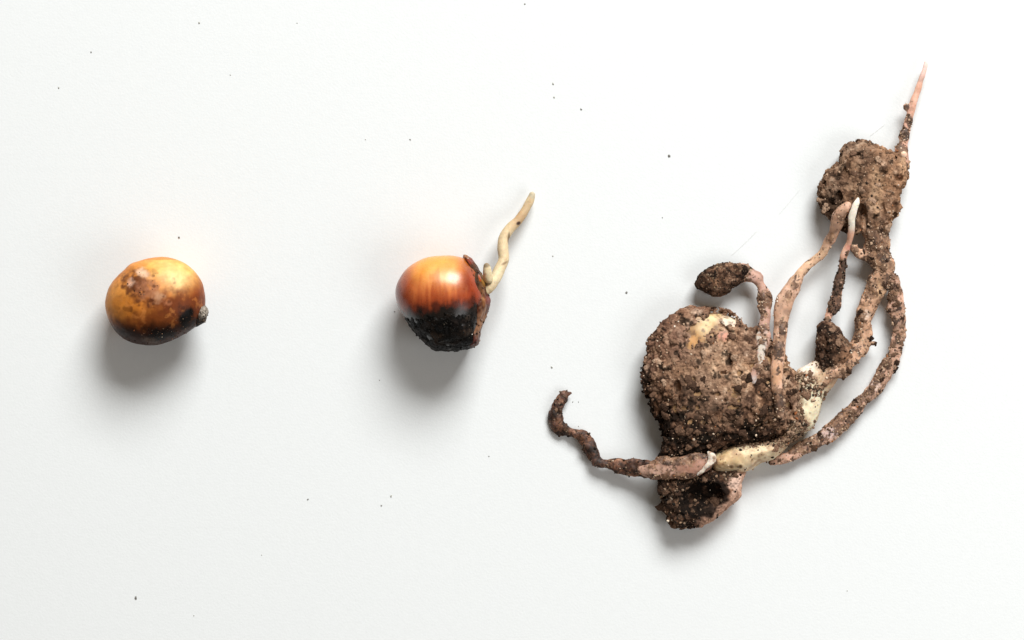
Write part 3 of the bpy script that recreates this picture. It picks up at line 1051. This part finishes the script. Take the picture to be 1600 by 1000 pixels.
clod = Part("soil_clod", fclod, (1268, 204, -2), (1430, 380, 98), 1.3, M_SOIL, paint_clod, sd, sd, "large crumbly soil clod around the upper roots")
crumbs(clod, np.ones(len(clod.v)), 650, 0.6, 2.0, SOIL_PAL, SOIL_W)
lumps(clod, clod.n[:, 2] > 0.15, 34, 4, 7.5, flat=0.45)

# thin pink root rising from the clod
R7 = [(1447, 98, 30, 4), (1444, 112, 30, 5), (1439, 128, 30, 5.2), (1432, 145, 31, 6), (1426, 160, 33, 6.3), (1422, 180, 35, 6.5), (1417, 198, 37, 7.2),
      (1414, 212, 39, 7.2), (1411, 230, 42, 7.5), (1409, 250, 46, 10), (1406, 268, 50, 10)]
root(R7, (212, 164, 140), cover((1413, 206, 6, 14, 10),(1413, 212, 9, 9), (1408, 234, 10, 9), (1415, 168, 5, 5), (1420, 190, 5, 10), (1408, 262, 12, 12)), 301, 0.8,
     "thin pink root pointing up past the clod", knob=0.4,
     pale=lambda p, c: mixc(c, (240, 212, 204), 1 - ss(96, 138, p[:, 1])), crumb=260,
     joins=(ball((1415, 168, 34), (4.5, 5.5, 5)), ball((1407, 211, 40), (4, 6, 5)), ball((1404, 233, 42), (5, 6, 6))))
fp = rough(ball((1412, 241, 60), (5, 5, 4.5)), lambda p: 0.6 * fbm(p, 5, 305, 2), 3)
Part("pebble", fp, (1404, 233, 52), (1420, 249, 68), 0.8, M_PITH, lambda p: np.tile(lin((226, 192, 166)), (len(p), 1)), sd, sd, "pale pebble stuck at the foot of the pink root")

# pale brown root running over the clod
R3 = [(1323, 319, 86, 7), (1318, 327, 86, 9.6), (1312, 337, 80, 10), (1306, 352, 70, 9), (1297, 374, 54, 8), (1288, 390, 46, 8), (1276, 404, 42, 7.6),
      (1260, 416, 42, 8), (1248, 430, 45, 9), (1240, 448, 50, 11.5), (1228, 467, 56, 12.5), (1221, 488, 62, 13), (1219, 512, 70, 11), (1217, 540, 82, 10.5),
      (1215, 570, 92, 10.5), (1214, 600, 99, 10.5), (1215, 622, 101, 9), (1217, 648, 100, 7)]
root(R3, (190, 150, 124), cover((1216, 545, 9, 20), (1216, 640, 18, 34), (1222, 520, 5, 30), (1232, 462, 5, 10), (1300, 372, 4, 8), (1240, 445, 7, 6), (1222, 506, 12, 5), (1317, 345, 6, 7), base=0.24), 311, 0.6,
     "pale tan root lying across the clod", knob=0.6,
     pale=lambda p, c: mixc(mixc(c, (226, 188, 152), spot(p, 1268, 412, 36, 14, -35, 0.6) * 0.7), (206, 156, 112), spot(p, 1214, 585, 8, 22) * 0.5), crumb=260)

# slim root with a white tip
R4 = [(1340, 310, 98, 2.6), (1338, 316, 98, 4.6), (1335, 325, 97, 5.6), (1331, 341, 92, 5.6), (1330, 360, 82, 5.6), (1326, 380, 70, 5.2), (1318, 400, 60, 6),
      (1316, 420, 52, 6), (1311, 440, 46, 7), (1308, 460, 42, 7), (1304, 476, 40, 10.5), (1296, 492, 40, 6.5), (1294, 500, 42, 5.2), (1292, 512, 46, 7)]
root(R4, (212, 164, 138), cover((1312, 438, 9, 34, 12), (1303, 478, 13, 15), (1293, 500, 5, 4)), 321, 0.7, "slim muddy root with a clean white tip", knob=0.35,
     pale=lambda p, c: mixc(mixc(c, (238, 228, 212), 1 - ss(350, 368, p[:, 1])), (196, 120, 106), spot(p, 1327, 388, 6, 5) * 0.6), crumb=330, dark=True, lump=4)
WEDGE = [(1277, 510), (1292, 505), (1302, 509), (1314, 518), (1324, 534), (1332, 552), (1320, 574), (1297, 588), (1282, 592), (1273, 578), (1277, 550)]
fw = rough(slab(WEDGE, 44, 38, 22), lambda p: soil_relief(p, 4.2, 2.0, 1.0, 325, 20), 14)


def paint_wedge(p):
    c = soil_tint(p, -0.20, 327, 0.1)
    c = mixc(c, (150, 112, 86), ss(1296, 1322, p[:, 0] + 0.7 * (p[:, 1] - 565) + 8 * fbm(p, 14, 328)) * 0.7)
    return c


wedge = Part("soil_wedge", fw, (1262, 494, -2), (1344, 604, 98), 1.25, M_SOIL, paint_wedge, sd, sd, "dark wedge of soil at the foot of the slim root")
crumbs(wedge, np.ones(len(wedge.v)), 260, 0.6, 2.0, DARK_PAL + [(150, 126, 104)], DARK_W + [10])
lumps(wedge, wedge.n[:, 2] > 0.2, 16, 4, 7, dark=True, flat=0.5)

# thick muddy root from the clod down to the shoot
R5 = [(1366, 350, 52, 21), (1368, 372, 44, 20), (1370, 395, 38, 20), (1378, 418, 34, 19), (1372, 442, 32, 17), (1364, 460, 32, 15), (1357, 480, 32, 15),
      (1350, 500, 33, 14), (1349, 522, 35, 13.5), (1340, 545, 38, 15), (1322, 562, 50, 17), (1303, 580, 62, 15), (1286, 598, 68, 10), (1272, 616, 66, 6)]
root(R5, (192, 150, 120), cover((1368, 372, 26, 26), (1376, 405, 22, 22), (1360, 460, 12, 10), (1346, 488, 9, 8), (1340, 520, 8, 20), (1330, 545, 10, 8),
     (1384, 440, 10, 16), base=0.42), 331, 0.9, "thick muddy root joining the clod to the shoot", crumb=1100, lump=40,
     pale=lambda p, c: mixc(mixc(c, (222, 200, 182), spot(p, 1351, 492, 8, 7) * 0.8), (206, 168, 128), spot(p, 1376, 450, 8, 16, 20) * 0.7),
     joins=(ball((1343, 488, 34), (7, 7, 7)), ball((1364, 536, 36), (4.5, 4, 4)), tube([(1352, 398, 40, 9), (1344, 392, 46, 7), (1336, 388, 56, 5)])))

# long muddy root arching round on the right
R6 = [(x, y, z, r * 0.92) for x, y, z, r in [(1384, 418, 36, 11), (1393, 440, 36, 11), (1397, 460, 34, 12), (1401, 482, 30, 12.5), (1403, 505, 27, 11.5), (1401, 530, 25, 12), (1396, 556, 23, 14),
      (1382, 582, 22, 13), (1368, 604, 21, 12), (1354, 620, 21, 12), (1340, 636, 21, 14), (1323, 653, 22, 16), (1305, 669, 23, 17), (1288, 682, 23, 15),
      (1272, 694, 23, 14), (1256, 702, 24, 13), (1238, 708, 27, 11), (1218, 719, 32, 8.5), (1202, 723, 36, 5)]]
root(R6, (196, 154, 130), cover((1394, 448, 12, 26), (1384, 562, 10, 14), (1374, 590, 8, 14, 40), (1344, 628, 10, 12), (1326, 646, 14, 12), (1312, 652, 26, 8, -40),
     (1262, 690, 16, 9), (1240, 700, 14, 8), (1318, 668, 12, 6), (1330, 660, 10, 8), (1280, 690, 8, 10), (1360, 612, 7, 6), (1398, 500, 6, 10), (1402, 530, 5, 8), base=0.42), 341, 0.9, "long muddy root arching along the right side", crumb=1000, lump=36,
     pale=lambda p, c: mixc(mixc(c, (226, 200, 192), spot(p, 1298, 676, 14, 10) * 0.8), (230, 206, 192), spot(p, 1366, 602, 9, 10) * 0.6))

# ================================================================== specks on the paper
M_SPECK = new_mat("speck", 0.9, attr=False, base=(0.22, 0.21, 0.19), grain=0.4, grain_scale=80, bump=0.3)
M_SPECK_PALE = new_mat("pale_speck", 0.9, attr=False, base=(0.45, 0.44, 0.39), grain=0.3, grain_scale=80, bump=0.3)
SPECKS = [
    (142.5, 81.5, 1.5, 1, "tiny dark speck on the blank paper high above the left kernel"),
    (311.5, 35.5, 2.0, 0, "pale grey flat speck near the top edge above the left kernel"),
    (92, 137, 1.8, 0, "faint pale smudge of grit near the upper left corner of the paper"),
    (360, 117, 1.2, 0, "faint pale speck between the left and middle kernels, near the top"),
    (464, 36, 1.1, 0, "faint pale speck near the top edge, midway between the left and middle kernels"),
    (280, 371, 1.9, 1, "small dark speck just above the left kernel"),
    (641, 218, 1.5, 1, "tiny grey speck on bare paper above the middle kernel"),
    (571, 218, 1.0, 0, "faint speck on bare paper up and left of the middle kernel"),
    (820, 6, 1.3, 1, "tiny dark speck at the very top edge of the picture, near its middle"),
    (864, 131, 1.8, 0, "upper pale greenish speck of the pair above the pale root tip"),
    (866, 152, 1.6, 0, "lower pale grey speck of the pair above the pale root tip"),
    (908, 171, 1.8, 1, "dark grey speck right of the pair of pale specks, near the top"),
    (1046, 243.5, 2.3, 1, "double dark speck left of the big soil clod on bare paper"),
    (1035, 340, 1.0, 1, "tiny speck below the double dark speck, above the hooked root"),
    (864, 400, 1.3, 0, "faint speck right of the bend in the pale root"),
    (979, 457, 2.0, 1, "dark speck on the paper left of the hooked root's soil knob"),
    (616.5, 487, 1.5, 1, "tiny black speck touching the left side of the middle kernel's soil line"),
    (593, 594, 1.1, 1, "tiny speck in the shadow at lower left of the middle kernel"),
    (862, 574, 2.0, 0, "pale grey smear of grit above the dark curled root"),
    (895, 628, 1.1, 1, "left one of two tiny specks inside the dark root's curl"),
    (904, 628, 1.2, 1, "right one of two tiny specks inside the dark root's curl"),
    (904, 666, 1.0, 0, "faint speck just above the dark root's flat step"),
    (764, 713, 1.1, 1, "tiny grey speck on bare paper well left of the dark curled root"),
    (481, 780, 1.6, 1, "dark elongated speck on the paper between the left and middle kernels, lower half"),
    (596, 790, 1.5, 1, "lower darker speck of the pair below the middle kernel's shadow"),
    (611, 775, 2.0, 0, "upper paler speck of the pair below the middle kernel's shadow"),
    (212, 934, 2.6, 1, "largest black speck, alone near the bottom edge below the left kernel"),
    (303, 962, 1.1, 0, "faint speck near the bottom edge, right of the largest black speck"),
    (409, 867, 1.1, 0, "faint speck low on the paper between the left and middle kernels"),
    (1324, 923, 1.1, 0, "faint speck near the bottom edge below the seedling"),
]
SPECK_MESH = [lump_meshes(3, "speck"), lump_meshes(3, "speck")]
for k, ms in enumerate(SPECK_MESH):
    for m_ in ms:
        m_.materials.append((M_SPECK_PALE, M_SPECK)[k])
for x, y, r, dk, lab in SPECKS:
    o = bpy.data.objects.new("soil_speck", random.choice(SPECK_MESH[dk]))
    s = r * 0.78 / PPU
    o.scale = (s * random.uniform(0.85, 1.3), s * random.uniform(0.75, 1.1), s * 0.55)
    o.rotation_euler = (0, 0, random.uniform(0, 3.1))
    o.location = ((x - 800) / PPU, (500 - y) / PPU, s * 0.35)
    o["label"] = lab
    o["category"] = "soil speck"
    o["group"] = "soil specks on the paper"
    COL.objects.link(o)

M_SCRATCH = new_mat("scratch", 0.8, attr=False, base=(0.74, 0.74, 0.72), grain=0.05, bump=0.1)  # scratch lines in the paper, made up as thin raised threads
for pts, lab in (([(1142, 400), (1150, 393), (1163, 381), (1174, 370), (1183, 361)], "thin pale fibre on the paper above the soil knob of the hooked root"),
                 ([(1358, 214), (1368, 206), (1377, 199), (1383, 194)], "short thin pale fibre on the paper just above the big soil clod"),
                 ([(1217, 335), (1226, 325), (1236, 313), (1250, 296)], "thin pale fibre on the paper left of the big soil clod")):
    S = open_spline([(x, y, 0.3, 0.19) for x, y in pts], 3)
    vs, fs = [], []
    for i, s in enumerate(S):
        d = S[min(i + 1, len(S) - 1)] - S[max(i - 1, 0)]
        nn = np.array([-d[1], d[0]]) / math.hypot(d[0], d[1])
        rr = s[3] * (0.35 if i in (0, len(S) - 1) else 1)
        for a in range(5):
            t = 2 * math.pi * a / 5
            vs.append((s[0] + nn[0] * rr * math.cos(t), s[1] + nn[1] * rr * math.cos(t), 0.45 + rr * math.sin(t)))
        if i:
            for a in range(5):
                b = (a + 1) % 5
                fs.append(((i - 1) * 5 + a, (i - 1) * 5 + b, i * 5 + b, i * 5 + a))
    c0 = np.array([(pts[0][0] - 800) / PPU, (500 - pts[0][1]) / PPU, 0])
    me = raw_mesh("scratch", to_world(np.array(vs)) - c0, np.array(fs))
    me.materials.append(M_SCRATCH)
    o = bpy.data.objects.new("scratch", me)
    o.location = c0
    o["label"] = lab
    o["category"] = "scratch"
    o["group"] = "pale scratches on the paper"
    COL.objects.link(o)
